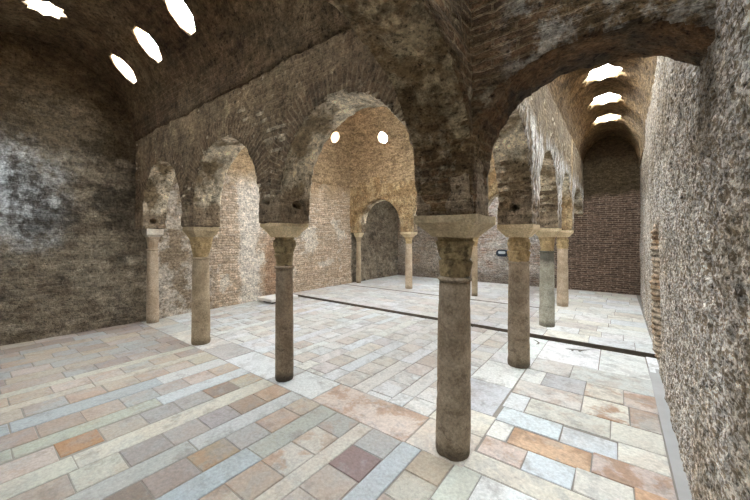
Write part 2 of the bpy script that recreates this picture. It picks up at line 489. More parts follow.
# ------------------------------------------------------------------ arcades
def arch_pts(a, b, zsp, rise, n=28, zlow=1.0):
    c, r = (a + b) / 2, (b - a) / 2
    pts = [(a, zlow)]
    for i in range(n + 1):
        t = math.pi * (1 - i / n)
        pts.append((c + r * math.cos(t), zsp + rise * math.sin(t)))
    pts.append((b, zlow))
    return pts

def arcade(name, axis, lo, hi, c, openings, holes, mat, seed, ztop=3.75, half=HB, voxel=0.032, amp=0.014, course=0.005):
    bm = bmesh.new()
    if axis == 'x': add_box(bm, lo, hi, c - half, c + half, ZI, ztop)
    else: add_box(bm, c - half, c + half, lo, hi, ZI, ztop)
    o = temp(bm)
    bc = bmesh.new()
    for pts in openings:
        if axis == 'x': add_prism(bc, pts, lambda p: (p[0], c - 1, p[1]), lambda p: (p[0], c + 1, p[1]))
        else: add_prism(bc, pts, lambda p: (c - 1, p[0], p[1]), lambda p: (c + 1, p[0], p[1]))
    for h in holes:
        add_box(bc, *h)
    k = temp(bc)
    bake(o, k, voxel)
    drop(k)
    roughen(o, amp, 3.2, seed, pits=0.035, course=course)
    o.name = name; o.data.name = name
    o.data.materials.clear(); o.data.materials.append(mat)
    return structure(o)

ZS, RS = 1.99, 0.865
J = 0.205
# putlog holes through the blocks
def putlog(cx, cy, face, off, z, s=0.05, dp=0.16):
    if face == 'front': return (cx + off - s, cx + off + s, cy - HB - 0.1, cy - HB + dp, z - s * 0.6, z + s * 0.6)
    return (cx + HB - dp, cx + HB + 0.1, cy + off - s, cy + off + s, z - s * 0.6, z + s * 0.6)
holesA = [putlog(-P, 0, 'front', -0.07, 1.99, 0.06), putlog(-P, 0, 'side', 0.02, 1.96, 0.075),
          putlog(-2 * P, 0, 'front', -0.04, 2.05, 0.07), putlog(-2 * P, 0, 'side', 0.04, 1.97, 0.06),
          putlog(0, 0, 'front', -0.08, 1.93, 0.075), (-5.86 - 0.16, -5.7, -0.08, 0.04, 1.84, 1.95)]
arcade('wall_front_arcade', 'x', XL - 0.25, HB, 0.0,
       [arch_pts(-P + J, -J, ZS, RS), arch_pts(-2 * P + J, -P - J, ZS, RS), arch_pts(-3 * P + J, -2 * P - J, ZS, RS)], holesA, M_ARC, 100)
openB = [arch_pts(J, P - J, ZS, RS), arch_pts(P + J, 2 * P - J, ZS, RS), arch_pts(2 * P + J, 3 * P - J, ZS, RS),
         arch_pts(3 * P + J, YF + 0.02, 2.05, 0.82)]
arcade('wall_side_arcade', 'y', -HB + 0.1, YF + 0.2, 0.0, openB,
       [putlog(0, P, 'side', 0.0, 1.95, 0.06), (0 - 0.06, 0.04, P - HB - 0.1, P - HB + 0.14, 1.92, 1.99)], M_ARC, 140)
arcade('wall_back_arcade', 'x', XL - 0.25, HB - 0.1, 3 * P,
       [arch_pts(-P + J, -J, ZS, RS * .93), arch_pts(-2 * P + J, -P - J, ZS, RS * .93), arch_pts(-3 * P + J, -2 * P - J, ZS, RS * .93)], [], M_ARC, 180)
# the great cross arches of the corner bay
arcade('wall_cross_arch', 'y', YN - 0.2, -HB + 0.12, 0.0, [arch_pts(YN - 0.02, -HB, 2.09, 0.78)], [], M_DIA, 220, ztop=5.0, half=0.22, voxel=0.026, amp=0.022, course=0.004)
pr = [(HB, 1.0), (HB, 2.10), (0.24, 2.27), (0.29, 2.39), (0.36, 2.49), (0.45, 2.57), (0.56, 2.63), (0.70, 2.665), (0.90, 2.68), (1.08, 2.66), (1.2, 2.615), (1.32, 2.54), (1.45, 2.42), (1.45, 1.0)]
arcade('wall_side_arch', 'x', HB - 0.12, 1.6, 0.0, [pr], [], M_DIA, 260, ztop=5.0, voxel=0.026, amp=0.02, course=0.004)

# ------------------------------------------------------------------ vaults with skylights
GLASS = NT('clear_glazing')
_tr = GLASS.t.nodes.new('ShaderNodeBsdfTransparent'); _tr.inputs[0].default_value = (0.97, 0.98, 0.98, 1)
_gl = GLASS.t.nodes.new('ShaderNodeBsdfGlossy'); _gl.inputs['Roughness'].default_value = 0.05
_mx = GLASS.t.nodes.new('ShaderNodeMixShader'); _mx.inputs[0].default_value = 0.04
GLASS.link(_tr.outputs[0], _mx.inputs[1]); GLASS.link(_gl.outputs[0], _mx.inputs[2]); GLASS.link(_mx.outputs[0], GLASS.out.inputs[0])
M_GLASS = GLASS.m
n = NT('terracotta_lining')
M_TERRA = n.finish(n.mix(n.noise(18, 5), srgb(150, 122, 96), srgb(196, 176, 152)), 0.9)

def star_pts(r, kind, rot=0.0):
    k = 8
    if kind == 'octagon':
        return [(r * math.cos(2 * math.pi * i / k + rot), r * math.sin(2 * math.pi * i / k + rot)) for i in range(k)]
    if kind == 'long':        # octagon drawn out along the curve of the vault
        return [(r * math.cos(2 * math.pi * i / k + rot), 1.28 * r * math.sin(2 * math.pi * i / k + rot)) for i in range(k)]
    if kind == 'round':
        return [(r * math.cos(2 * math.pi * i / 20 + rot), r * math.sin(2 * math.pi * i / 20 + rot)) for i in range(20)]
    return [((r if i % 2 == 0 else r * 0.76) * math.cos(math.pi * i / k + rot), (r if i % 2 == 0 else r * 0.76) * math.sin(math.pi * i / k + rot)) for i in range(2 * k)]

WIN = [0]
def frame_of(nrm):
    w = Vector(nrm).normalized()
    ref = Vector((1, 0, 0)) if abs(w.x) < 0.7 else Vector((0, 1, 0))
    u = (ref - w * ref.dot(w)).normalized()
    return u, w.cross(u), w

def skylights(shell, spots, thick, mat):
    """spots: (point on the inner surface, outward normal, radius, kind, rot)"""
    bc = bmesh.new()
    for (p, nr, r, kind, rot) in spots:
        u, v, w = frame_of(nr); p = Vector(p)
        fl = lambda h: 1 + 0.5 * h / thick * (1 if h > 0 else 0)
        add_prism(bc, star_pts(r * 1.04, kind, rot), lambda q: p + u * q[0] + v * q[1] - w * 0.25, lambda q: p + u * q[0] + v * q[1])
        add_prism(bc, star_pts(r * 1.041, kind, rot), lambda q: p + u * q[0] + v * q[1] - w * 0.002, lambda q: p + (u * q[0] + v * q[1]) * fl(thick * 1.5) + w * thick * 1.5)
    k = temp(bc)
    bake(shell, k)
    drop(k)
    shell.data.polygons.foreach_set('use_smooth', [True] * len(shell.data.polygons))
    shell.data.materials.clear(); shell.data.materials.append(mat)
    for (p, nr, r, kind, rot) in spots:
        u, v, w = frame_of(nr); p = Vector(p)
        WIN[0] += 1
        ins = star_pts(r, kind, rot); outs = star_pts(r * 1.13, kind, rot)
        bm = bmesh.new(); rings = []
        for (pp, h) in ((ins, 0.004), ([(a * 1.5, b * 1.5) for a, b in ins], thick), ([(a * 1.5, b * 1.5) for a, b in outs], thick), (outs, 0.02)):
            rings.append([bm.verts.new(p + u * q[0] + v * q[1] + w * h) for q in pp])
        kk = len(ins)
        for a in range(4):
            A, B = rings[a], rings[(a + 1) % 4]
            for i in range(kk):
                bm.faces.new((A[i], A[(i + 1) % kk], B[(i + 1) % kk], B[i]))
        win = structure(bm_obj('window_%d' % WIN[0], bm, M_TERRA))
        bm = bmesh.new()
        add_prism(bm, star_pts(r * 1.32, kind, rot), lambda q: p + u * q[0] + v * q[1] + w * (thick * 0.6), lambda q: p + u * q[0] + v * q[1] + w * (thick * 0.6 + 0.006))
        bm_obj('pane', bm, M_GLASS, win)
        # sampling portal for the daylight that comes in through this opening
        L = bpy.data.lights.new('skylight_portal', 'AREA'); L.shape = 'DISK'; L.size = 3.0 * r * (1.2 if kind == 'long' else 1)
        L.cycles.is_portal = True
        lo = bpy.data.objects.new('skylight_portal', L); COL.objects.link(lo)
        lo.matrix_world = Matrix.Translation(p + w * (thick + 0.06)) @ w.to_track_quat('Z', 'Y').to_matrix().to_4x4()

def barrel(name, axis, lo, hi, c, a, zs, rise, thick, spots, mat, seed, voxel=0.04, foot=0.03):
    N = 40
    inner = [(c + a * math.cos(math.pi * i / N), zs + rise * math.sin(math.pi * i / N)) for i in range(N + 1)]
    outer = [(c + (a + thick) * math.cos(math.pi * i / N), zs + (rise + thick) * math.sin(math.pi * i / N)) for i in range(N + 1)]
    inner = [(c + a, zs - foot)] + inner + [(c - a, zs - foot)]
    outer = [(c + a + thick, zs - foot)] + outer + [(c - a - thick, zs - foot)]
    pts = inner + outer[::-1]
    # quads strip, closed
    bm = bmesh.new()
    f = (lambda p, s: (s, p[0], p[1])) if axis == 'x' else (lambda p, s: (p[0], s, p[1]))
    rings = []
    for s in (lo, hi):
        rings.append(([bm.verts.new(f(p, s)) for p in inner], [bm.verts.new(f(p, s)) for p in outer]))
    (i0, o0), (i1, o1) = rings
    m = len(inner)
    for i in range(m - 1):
        bm.faces.new((i0[i], i0[i + 1], i1[i + 1], i1[i])); bm.faces.new((o0[i], o0[i + 1], o1[i + 1], o1[i]))
        bm.faces.new((i0[i], i0[i + 1], o0[i + 1], o0[i])); bm.faces.new((i1[i], i1[i + 1], o1[i + 1], o1[i]))
    bm.faces.new((i0[0], o0[0], o1[0], i1[0])); bm.faces.new((i0[-1], o0[-1], o1[-1], i1[-1]))
    o = temp(bm)
    bake(o, None, voxel)
    roughen(o, 0.010, 2.6, seed, pits=0.02)
    sp = []
    for (s, ang, r, kind, rot) in spots:
        t = math.radians(ang)
        q = (c + a * math.cos(t), zs + rise * math.sin(t)); nn = (math.cos(t) / a, math.sin(t) / rise)
        sp.append((f(q, s), Vector((0, nn[0], nn[1]) if axis == 'x' else (nn[0], 0, nn[1])), r, kind, rot))
    skylights(o, sp, thick, mat)
    o.name = name; o.data.name = name
    return structure(o)

R8 = math.pi / 8
fs = []
for x in (-5.36, -4.30, -3.24, -2.18, -1.12):
    fs.append((x, 45.5, 0.185, 'long', R8)); fs.append((x, 134.5, 0.185, 'long', R8))
for x in (-5.15, -4.1, -3.0, -1.9, -0.9):
    fs.append((x, 92, 0.215, 'star', 0.0))
barrel('ceiling_front_gallery', 'x', XL - 0.2, -0.1, -1.47, 1.24, 3.42, 1.26, 0.25, fs, M_VFRONT, 300)
barrel('ceiling_corner_bay', 'x', 0.1, 1.65, -1.47, 1.27, 3.42, 1.27, 0.22,
       [(0.78, 46, 0.19, 'long', R8), (0.78, 90, 0.24, 'star', 0), (0.78, 134, 0.19, 'long', R8)], M_VFRONT, 310)
barrel('ceiling_side_gallery', 'y', 0.1, YF + 0.2, 0.80, 0.64, 3.50, 0.93, 0.14,
       [(y, 90, 0.31, 'star', 0.2) for y in (0.85, 2.05, 3.28, 4.50, 5.80, 7.10)], M_VRIGHT, 320)  # the nearer stars of the row are hidden, added for light
barrel('ceiling_back_gallery', 'x', XL - 0.2, -0.1, 7.53, 1.27, 3.42, 1.27, 0.22,
       [(x, 90, 0.19, 'star', 0) for x in (-5.2, -4.1, -3.0, -1.9, -0.9)] + [(x, 48, 0.16, 'octagon', R8) for x in (-4.6, -2.4)], M_VBACK, 330)

# the cloister vault over the central room
DX, DY, DA, DB, DZ, DR = -3.2, 3.03, 3.0, 2.825, 3.34, 2.7
def dome_ring(t, off):
    m = math.cos(t)
    hx, hy, z = (DA + off) * m, (DB + off) * m, DZ + (DR + off) * math.sin(t)
    return hx, hy, z
bm = bmesh.new()
def dome_side(off):
    rings = []
    N = 26
    for i in range(-1, N):
        t = math.radians(88.5) * max(i, 0) / (N - 1)
        hx, hy, z = dome_ring(t, off)
        if i < 0: z -= 0.12
        rings.append([bm.verts.new((DX + sx * hx, DY + sy * hy, z)) for sx, sy in ((-1, -1), (1, -1), (1, 1), (-1, 1))])
    for A, B in zip(rings[:-1], rings[1:]):
        for i in range(4):
            bm.faces.new((A[i], A[(i + 1) % 4], B[(i + 1) % 4], B[i]))
    bm.faces.new(rings[-1])
    return rings[0]
ra, rb = dome_side(0), dome_side(0.24)
for i in range(4):
    bm.faces.new((ra[i], ra[(i + 1) % 4], rb[(i + 1) % 4], rb[i]))
dome = temp(bm)
bake(dome, None, 0.05)
roughen(dome, 0.014, 2.0, 350, pits=0.02)
sp = []
def dome_spot(side, along, z, r, kind):
    t = math.asin((z - DZ) / DR); m = math.cos(t)
    if side in 'LR':
        s = -1 if side == 'L' else 1
        sp.append(((DX + s * DA * m, along, z), Vector((s * m / DA, 0, math.sin(t) / DR)), r, kind, R8))
    else:
        s = -1 if side == 'F' else 1
        sp.append(((along, DY + s * DB * m, z), Vector((0, s * m / DB, math.sin(t) / DR)), r, kind, R8))
for a in (4.74, 3.03, 1.32): dome_spot('L', a, 4.63, 0.165, 'round'); dome_spot('R', a, 4.66, 0.165, 'round')
for a in (-4.64, -3.15, -1.66): dome_spot('B', a, 4.59, 0.165, 'round'); dome_spot('F', a, 4.59, 0.165, 'round')
for a in (3.75, 2.3): dome_spot('L', a, 5.5, 0.22, 'octagon'); dome_spot('R', a, 5.5, 0.22, 'octagon')  # unseen upper ring, added and enlarged to brighten the room
for a in (-3.9, -2.4): dome_spot('B', a, 5.5, 0.22, 'octagon'); dome_spot('F', a, 5.5, 0.22, 'octagon')
sp.append(((DX, DY, DZ + DR), Vector((0, 0, 1)), 0.46, 'star', 0.0))  # crown opening out of view, added to let in more daylight
skylights(dome, sp, 0.24, M_DOME)
dome.name = 'ceiling_dome'
structure(dome)

# ------------------------------------------------------------------ floor
random.seed(11)
def jit(c, a=0.05):
    k = 1 + random.uniform(-a, a)
    return tuple(max(0, min(1, v * k * (1 + random.uniform(-a, a) * 0.35))) for v in c)
WHITE, BLUE, CREAM, PINK, GREY = srgb(226, 226, 222), srgb(196, 206, 212), srgb(217, 211, 197), srgb(206, 190, 176), srgb(184, 182, 178)
RUST, BRN, GOLD, RED, GREEN, TANF = srgb(184, 140, 104), srgb(150, 132, 116), srgb(180, 158, 128), srgb(140, 112, 106), srgb(190, 192, 176), srgb(200, 186, 164)
SL = []   # x0, x1, y0, y1, colour, stain, z
def slab(x0, x1, y0, y1, c, stain=0.25, z=0.0, gap=0.0038):
    if x1 - x0 < 0.03 or y1 - y0 < 0.03: return
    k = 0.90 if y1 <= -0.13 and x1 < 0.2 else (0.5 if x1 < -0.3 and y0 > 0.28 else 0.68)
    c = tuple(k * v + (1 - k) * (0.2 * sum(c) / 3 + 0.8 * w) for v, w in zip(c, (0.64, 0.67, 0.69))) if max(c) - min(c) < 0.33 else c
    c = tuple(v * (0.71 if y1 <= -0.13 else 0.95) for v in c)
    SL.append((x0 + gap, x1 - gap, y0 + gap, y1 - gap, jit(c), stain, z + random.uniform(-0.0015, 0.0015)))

def run_y(x0, x1, y0, y1, ln, pal, z=0.0, start=None, stain=0.3, var=0.0):
    y = y1 if start is None else start
    if start is not None and start < y1: slab(x0, x1, start, y1, random.choice(pal), stain, z)
    while y > y0 + 0.02:
        l = ln * (1 + random.uniform(-var, var)); e = max(y0, y - l)
        if e - y0 < 0.08: e = y0
        slab(x0, x1, e, y, random.choice(pal), stain, z); y = e
def run_x(x0, x1, y0, y1, ln, pal, z=0.0, start=None, stain=0.3, var=0.3):
    x = x0
    while x < x1 - 0.02:
        l = ln * (1 + random.uniform(-var, var)); e = min(x1, x + l)
        if x1 - e < 0.1: e = x1
        slab(x, e, y0, y1, random.choice(pal), stain, z); x = e

BR = [PINK, TANF, GREY, srgb(188, 172, 160), srgb(192, 184, 176), srgb(176, 160, 146), srgb(198, 178, 158)]
ST = [CREAM, BLUE, GREEN, WHITE]
YB, YA = -0.14, 0.29          # the arcade strip between
# --- corner bay and front gallery, course by course
slab(0.07, 0.26, -0.50, -0.11, GREEN, 0.2); slab(0.07, 0.26, -1.5, -0.50, GREEN, 0.2); slab(0.07, 0.26, YN, -1.5, GREEN, 0.2)
y = -0.11
for L in (0.42, 0.4, 0.5, 0.45, 0.5, 0.4):
    slab(0.26, 0.80, max(YN, y - L), y, random.choice([WHITE, CREAM, BLUE]), 0.15); slab(0.80, 1.28, max(YN, y - L * 0.9), y, random.choice([WHITE, CREAM, TANF]), 0.2); y -= L
run_y(-0.185, 0.07, YN, YB + 0.01, 0.255, [TANF, CREAM, PINK], stain=0.3)
run_y(-0.36, -0.185, YN, YB + 0.01, 1.3, [BLUE], stain=0.1)
slab(-0.645, -0.36, -0.40, YB, GREY, 0.2); slab(-0.645, -0.36, -0.665, -0.40, RED, 0.1); run_y(-0.645, -0.36, YN, -0.665, 0.26, BR)
run_y(-0.785, -0.645, YN, YB, 1.4, [CREAM], stain=0.3)
slab(-1.055, -0.785, -0.405, YB, GREY, 0.5); slab(-1.055, -0.785, -0.66, -0.405, CREAM, 0.6); slab(-1.055, -0.785, -0.93, -0.66, CREAM, 0.8); run_y(-1.055, -0.785, YN, -0.93, 0.27, BR, stain=0.6)
slab(-1.265, -1.055, -0.915, YB, srgb(194, 194, 184), 0.2); run_y(-1.265, -1.055, YN, -0.915, 0.9, [BLUE], stain=0.1)
slab(-1.52, -1.265, -0.39, YB, TANF, 0.5); slab(-1.52, -1.265, -0.69, -0.39, srgb(200, 180, 160), 0.5); slab(-1.52, -1.265, -0.96, -0.69, GREY, 0.2)
slab(-1.52, -1.265, -1.24, -0.96, GOLD, 0.8); slab(-1.52, -1.265, -1.52, -1.24, srgb(170, 154, 146), 0.2); slab(-1.52, -1.265, -1.84, -1.52, BRN, 0.6); run_y(-1.52, -1.265, YN, -1.84, 0.28, BR)
slab(-1.715, -1.52, -1.15, YB, srgb(204, 208, 208), 0.1); run_y(-1.715, -1.52, YN, -1.15, 1.1, [srgb(198, 200, 194)], stain=0.15)
slab(-1.985, -1.715, -0.42, YB, srgb(206, 178, 152), 0.5); slab(-1.985, -1.715, -0.69, -0.42, srgb(186, 164, 146), 0.4); slab(-1.985, -1.715, -0.965, -0.69, srgb(176, 168, 166), 0.2)
slab(-1.985, -1.715, -1.24, -0.965, srgb(186, 172, 164), 0.2); slab(-1.985, -1.715, -1.52, -1.24, srgb(170, 158, 152), 0.2); slab(-1.985, -1.715, -1.80, -1.52, CREAM, 0.4); run_y(-1.985, -1.715, YN, -1.80, 0.28, BR)
run_y(-2.205, -1.985, YN, YB, 1.6, [CREAM, srgb(222, 218, 200)], stain=0.2)
slab(-2.47, -2.205, -0.42, YB, TANF, 0.6); slab(-2.47, -2.205, -0.70, -0.42, BRN, 0.6); slab(-2.47, -2.205, -0.98, -0.70, GREY, 0.2); slab(-2.47, -2.205, -1.25, -0.98, srgb(172, 166, 162), 0.2)
slab(-2.47, -2.205, -1.54, -1.25, srgb(190, 176, 162), 0.3); slab(-2.49, -2.23, -1.80, -1.54, RUST, 1.0); run_y(-2.47, -2.205, YN, -1.80, 0.3, [srgb(180, 158, 146), PINK], stain=0.5)
slab(-2.68, -2.47, -1.05, YB, srgb(206, 212, 214), 0.1); run_y(-2.68, -2.49, YN, -1.05, 0.95, [GREEN, srgb(190, 188, 176)], stain=0.3)
run_y(-2.955, -2.68, YN, YB, 0.285, BR, stain=0.35)
slab(-3.21, -2.955, -0.88, YB, srgb(212, 214, 210), 0.1); run_y(-3.19, -2.955, YN, -0.88, 1.1, [srgb(178, 186, 190)], stain=0.1)
run_y(-3.47, -3.21, YN, YB, 0.29, BR, stain=0.45)
run_y(-3.62, -3.47, YN, YB, 1.2, [srgb(210, 203, 184)], stain=0.3)
run_y(-3.87, -3.62, YN, YB, 0.30, BR, stain=0.45)
run_y(-4.02, -3.87, YN, YB, 1.3, [srgb(212, 206, 186)], stain=0.2)
x = -4.02; k = 0
while x > XL + 0.02:
    w = [0.26, 0.22, 0.27, 0.2, 0.25][k % 5]; e = max(XL - 0.05, x - w)
    if e < XL + 0.1: e = XL - 0.05
    run_y(e, x, YN, YB, 0.36, BR + [srgb(168, 150, 138), srgb(186, 188, 186)], stain=0.4, var=0.35, start=YB - random.uniform(0.05, 0.3)); x = e; k += 1
# --- big slabs along the front arcade
for (a, b, c, s) in ((-1.42, -0.34, srgb(208, 186, 166), 0.8), (-1.98, -1.42, srgb(218, 220, 218), 0.1), (-2.15, -1.98, GREY, 0.3), (-3.08, -2.15, srgb(206, 210, 210), 0.05), (-3.68, -3.08, srgb(170, 162, 154), 0.15),
                     (-4.2, -3.68, CREAM, 0.3), (-4.9, -4.2, srgb(206, 198, 186), 0.3), (-5.5, -4.9, GREY, 0.2), (-6.15, -5.5, TANF, 0.2)):
    slab(a, b, YB, YA, c, s)
# --- central room, up to the step
x = -0.36; k = 0
PAL = [srgb(214, 210, 204), srgb(204, 194, 182), WHITE, srgb(196, 194, 192), srgb(214, 200, 184), srgb(220, 216, 206), srgb(208, 206, 204)]
while x > XL + 0.02:
    w = 0.27 if k % 2 == 0 else random.choice([0.15, 0.17, 0.2]); e = max(XL - 0.05, x - w)
    if e < XL + 0.08: e = XL - 0.05
    if k % 2 == 0: run_y(e, x, YA, STEP - 0.03, 0.29, PAL + [srgb(200, 176, 152)], stain=0.3, var=0.15)
    else: run_y(e, x, YA, STEP - 0.04, 0.9, [WHITE, srgb(216, 220, 222), CREAM], stain=0.1, var=0.4, start=STEP - 0.04 - random.uniform(0.2, 0.6))
    x = e; k += 1
# --- under the side arcade
slab(-0.34, 0.13, YB, 0.29, TANF, 0.25); slab(-0.36, 0.13, 0.29, 0.645, srgb(222, 214, 196), 0.2); slab(-0.36, 0.10, 0.645, 1.30, srgb(190, 194, 196), 0.15)
slab(-0.36, 0.10, 1.30, 1.95, WHITE, 0.1); slab(-0.36, 0.13, 1.95, 2.35, srgb(214, 214, 212), 0.1); slab(-0.36, 0.13, 2.35, STEP - 0.075, WHITE, 0.1)
# --- right gallery, course by course
slab(0.11, 1.27, -0.11, 0.10, srgb(212, 204, 182), 0.2)
slab(0.14, 0.45, 0.10, 0.34, srgb(210, 184, 168), 0.7); slab(0.45, 0.755, 0.10, 0.345, srgb(214, 222, 226), 0.1); slab(0.755, 1.07, 0.10, 0.36, srgb(226, 222, 208), 0.15); slab(1.07, 1.28, 0.10, 0.38, srgb(204, 168, 136), 0.9)
slab(0.13, 0.29, 0.34, 0.61, srgb(228, 226, 218), 0.1); slab(0.29, 0.84, 0.345, 0.60, srgb(208, 174, 142), 0.9); slab(0.84, 1.28, 0.36, 0.62, srgb(206, 180, 162), 0.9)
slab(0.13, 0.62, 0.61, 0.88, srgb(214, 222, 226), 0.1); slab(0.62, 0.985, 0.60, 0.86, srgb(206, 212, 216), 0.2); slab(0.985, 1.28, 0.62, 0.88, srgb(226, 220, 204), 0.3)
slab(0.11, 0.30, 0.88, 1.22, srgb(214, 218, 218), 0.1); slab(0.30, 0.94, 0.88, 1.20, srgb(200, 194, 182), 0.4); slab(0.94, 1.28, 0.88, 1.20, srgb(222, 214, 194), 0.2)
slab(0.11, 0.715, 1.22, 1.58, srgb(208, 200, 186), 0.5); slab(0.715, 1.07, 1.20, 1.58, srgb(224, 214, 192), 1.0); slab(1.07, 1.28, 1.20, 1.58, srgb(180, 162, 144), 0.7)
slab(0.11, 0.32, 1.58, 1.97, srgb(226, 224, 214), 0.15); slab(0.32, 0.71, 1.58, 1.97, srgb(186, 186, 184), 0.2); slab(0.71, 1.035, 1.60, 1.97, srgb(226, 216, 192), 0.7); slab(1.035, 1.29, 1.58, 1.97, srgb(204, 182, 162), 0.8)
slab(0.13, 0.55, 1.97, 2.42, srgb(208, 202, 192), 0.3); slab(0.55, 1.29, 1.97, 2.42, srgb(198, 196, 190), 0.4)
slab(0.13, 0.80, 2.42, STEP - 0.075, WHITE, 0.05); slab(0.80, 1.285, 2.42, STEP - 0.075, srgb(220, 218, 214), 0.15); slab(1.29, 1.40, 2.72, STEP - 0.04, srgb(236, 236, 234), 0.0)
# --- behind the step
def courses_x(x0, x1, y0, y1, pal, lens, hs, stain=0.2):
    y = y0; k = 0
    while y < y1 - 0.02:
        h = hs[k % len(hs)]; e = min(y1, y + h)
        if y1 - e < 0.1: e = y1
        run_x(x0, x1, y, e, lens[k % len(lens)], pal, REAR, stain=stain); y = e; k += 1
PR = [WHITE, srgb(218, 214, 208), srgb(208, 198, 184), srgb(214, 216, 216), srgb(206, 192, 176), srgb(222, 216, 200)]
courses_x(-0.36, 1.40, STEP + 0.002, YF, PR, [0.55, 0.38, 0.6, 0.42], [0.42, 0.36, 0.4, 0.3])
courses_x(XL - 0.05, -0.36, STEP + 0.002, 5.495, PAL, [0.5, 0.4, 0.62], [0.3, 0.36, 0.28])
courses_x(XL - 0.05, -0.36, 5.585, YF, PAL + [srgb(196, 184, 170)], [0.5, 0.42, 0.6], [0.4, 0.34, 0.42])

verts, faces, cols, stains = [], [], [], []
for (x0, x1, y0, y1, c, s, z) in SL:
    b = len(verts); e = 0.004
    jx = [random.uniform(-0.004, 0.004) for _ in range(8)]
    q4 = [(x0 + jx[0], y0 + jx[1]), (x1 + jx[2], y0 + jx[3]), (x1 + jx[4], y1 + jx[5]), (x0 + jx[6], y1 + jx[7])]
    ins = [(1, 1), (-1, 1), (-1, -1), (1, -1)]
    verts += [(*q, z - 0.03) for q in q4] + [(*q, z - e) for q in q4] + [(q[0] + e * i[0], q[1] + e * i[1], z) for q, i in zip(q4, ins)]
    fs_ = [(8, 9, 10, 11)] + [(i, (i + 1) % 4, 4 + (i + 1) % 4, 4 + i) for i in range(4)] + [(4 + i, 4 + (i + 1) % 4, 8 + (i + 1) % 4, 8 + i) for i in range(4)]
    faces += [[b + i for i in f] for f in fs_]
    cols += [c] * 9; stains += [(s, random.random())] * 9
me = bpy.data.meshes.new('floor')
me.from_pydata(verts, [], faces)
ca = me.attributes.new('stone', 'FLOAT_COLOR', 'FACE')
ca.data.foreach_set('color', [v for c in cols for v in (*c, 1)])
sa = me.attributes.new('stain', 'FLOAT_VECTOR', 'FACE')
sa.data.foreach_set('vector', [v for s in stains for v in (s[0], s[1], 0)])

n = NT('paving_stone')
a1 = n.t.nodes.new('ShaderNodeAttribute'); a1.attribute_name = 'stone'
a2 = n.t.nodes.new('ShaderNodeAttribute'); a2.attribute_name = 'stain'
ss = n.t.nodes.new('ShaderNodeSeparateXYZ'); n.link(a2.outputs['Vector'], ss.inputs[0])
off = n.math('MULTIPLY', ss.outputs[1], 37.0)
pv = n.vec(n.math('ADD', n.x, off), n.math('ADD', n.y, off), off)
cl = a1.outputs['Color']
vein = n.noise(3.2, 6, 0.6, n.vec(n.math('MULTIPLY', n.math('ADD', n.x, n.y), 1.6), n.math('ADD', n.math('SUBTRACT', n.y, n.x), off), off), 1.6)
cl = n.mix(n.math('MULTIPLY', n.ramp(vein, 0.5, 0.62), 0.35), cl, srgb(150, 152, 152))
rm = n.noise(3.6, 6, 0.66, pv, 0.9)
rust = n.math('MULTIPLY', n.ramp(rm, 0.46, 0.60), n.math('MULTIPLY', n.math('POWER', ss.outputs[0], 1.3), 0.95))
cl = n.mix(rust, cl, n.mix(n.noise(9, 4, 0.6, pv), srgb(152, 108, 76), srgb(178, 150, 122)))
dk = n.noise(5.0, 6, 0.7, pv, 0.5)
cl = n.mix(n.math('MULTIPLY', n.ramp(dk, 0.51, 0.68), 0.42), cl, srgb(118, 106, 96))
gr = n.math('MULTIPLY_ADD', n.math('SUBTRACT', n.noise(38, 5, 0.75), 0.5), 1.2, 1.0)
cl = n.mix(1.0, cl, n.vec(gr, gr, gr), 'MULTIPLY')
hh = n.math('ADD', n.noise(11, 5, 0.6, pv), n.math('MULTIPLY', n.noise(60, 3), 0.35))
n.bump(hh, 0.45, 0.008)
M_PAVE = n.finish(cl, n.math('MULTIPLY_ADD', n.noise(8, 3), 0.35, 0.38), 0.4)
floor = structure(link_mesh('floor', me, M_PAVE))

n = NT('grout'); M_GROUT = n.finish(n.mix(n.noise(9, 4), srgb(160, 154, 146), srgb(124, 118, 110)), 0.95)
n = NT('gutter_cement'); M_CEM = n.finish(n.mix(n.noise(5, 5), srgb(186, 186, 186), srgb(160, 158, 156)), 0.85)
n = NT('dark_step_stone'); M_STEP = n.finish(n.mix(n.noise(14, 5), srgb(74, 66, 58), srgb(118, 108, 96)), 0.9)
bm = bmesh.new()
add_box(bm, XL - 0.3, 1.8, YN - 0.3, STEP - 0.09, -0.2, -0.005)
structure(bm_obj('floor_bed', bm, M_GROUT))
bm = bmesh.new()
add_box(bm, XL - 0.3, 1.8, STEP + 0.03, YF + 0.3, -0.2, REAR - 0.007)
structure(bm_obj('floor_rear_bed', bm, M_GROUT))
bm = bmesh.new()       # dark kerb stone that edges the rear floor
xs = [XL + 0.45 + i * 0.35 for i in range(20)]
add_box(bm, XL - 0.2, 1.6, STEP - 0.10, STEP + 0.005, -0.2, -0.02)
add_box(bm, XL - 0.2, 1.6, STEP, STEP + 0.06, -0.2, REAR - 0.004)
add_box(bm, XL - 0.1, 0.0, 5.49, 5.59, -0.05, REAR - 0.004)
structure(bm_obj('trim_1', bm, M_STEP))
bm = bmesh.new()       # cement gutter along the right wall
bmv = []
yy = np.linspace(YN, STEP - 0.5, 24)
for i in range(len(yy) - 1):
    a, b = yy[i], yy[i + 1]
    v = [bm.verts.new(p) for p in ((1.285, a, -0.002), (xr(a) + 0.06, a, 0.004), (xr(b) + 0.06, b, 0.004), (1.285, b, -0.002))]
    bm.faces.new(v)
bmesh.ops.remove_doubles(bm, verts=bm.verts, dist=0.0005)
r = bmesh.ops.extrude_face_region(bm, geom=list(bm.faces))
for e in r['geom']:
    if isinstance(e, bmesh.types.BMVert): e.co.z -= 0.03
structure(bm_obj('trim_2', bm, M_CEM))

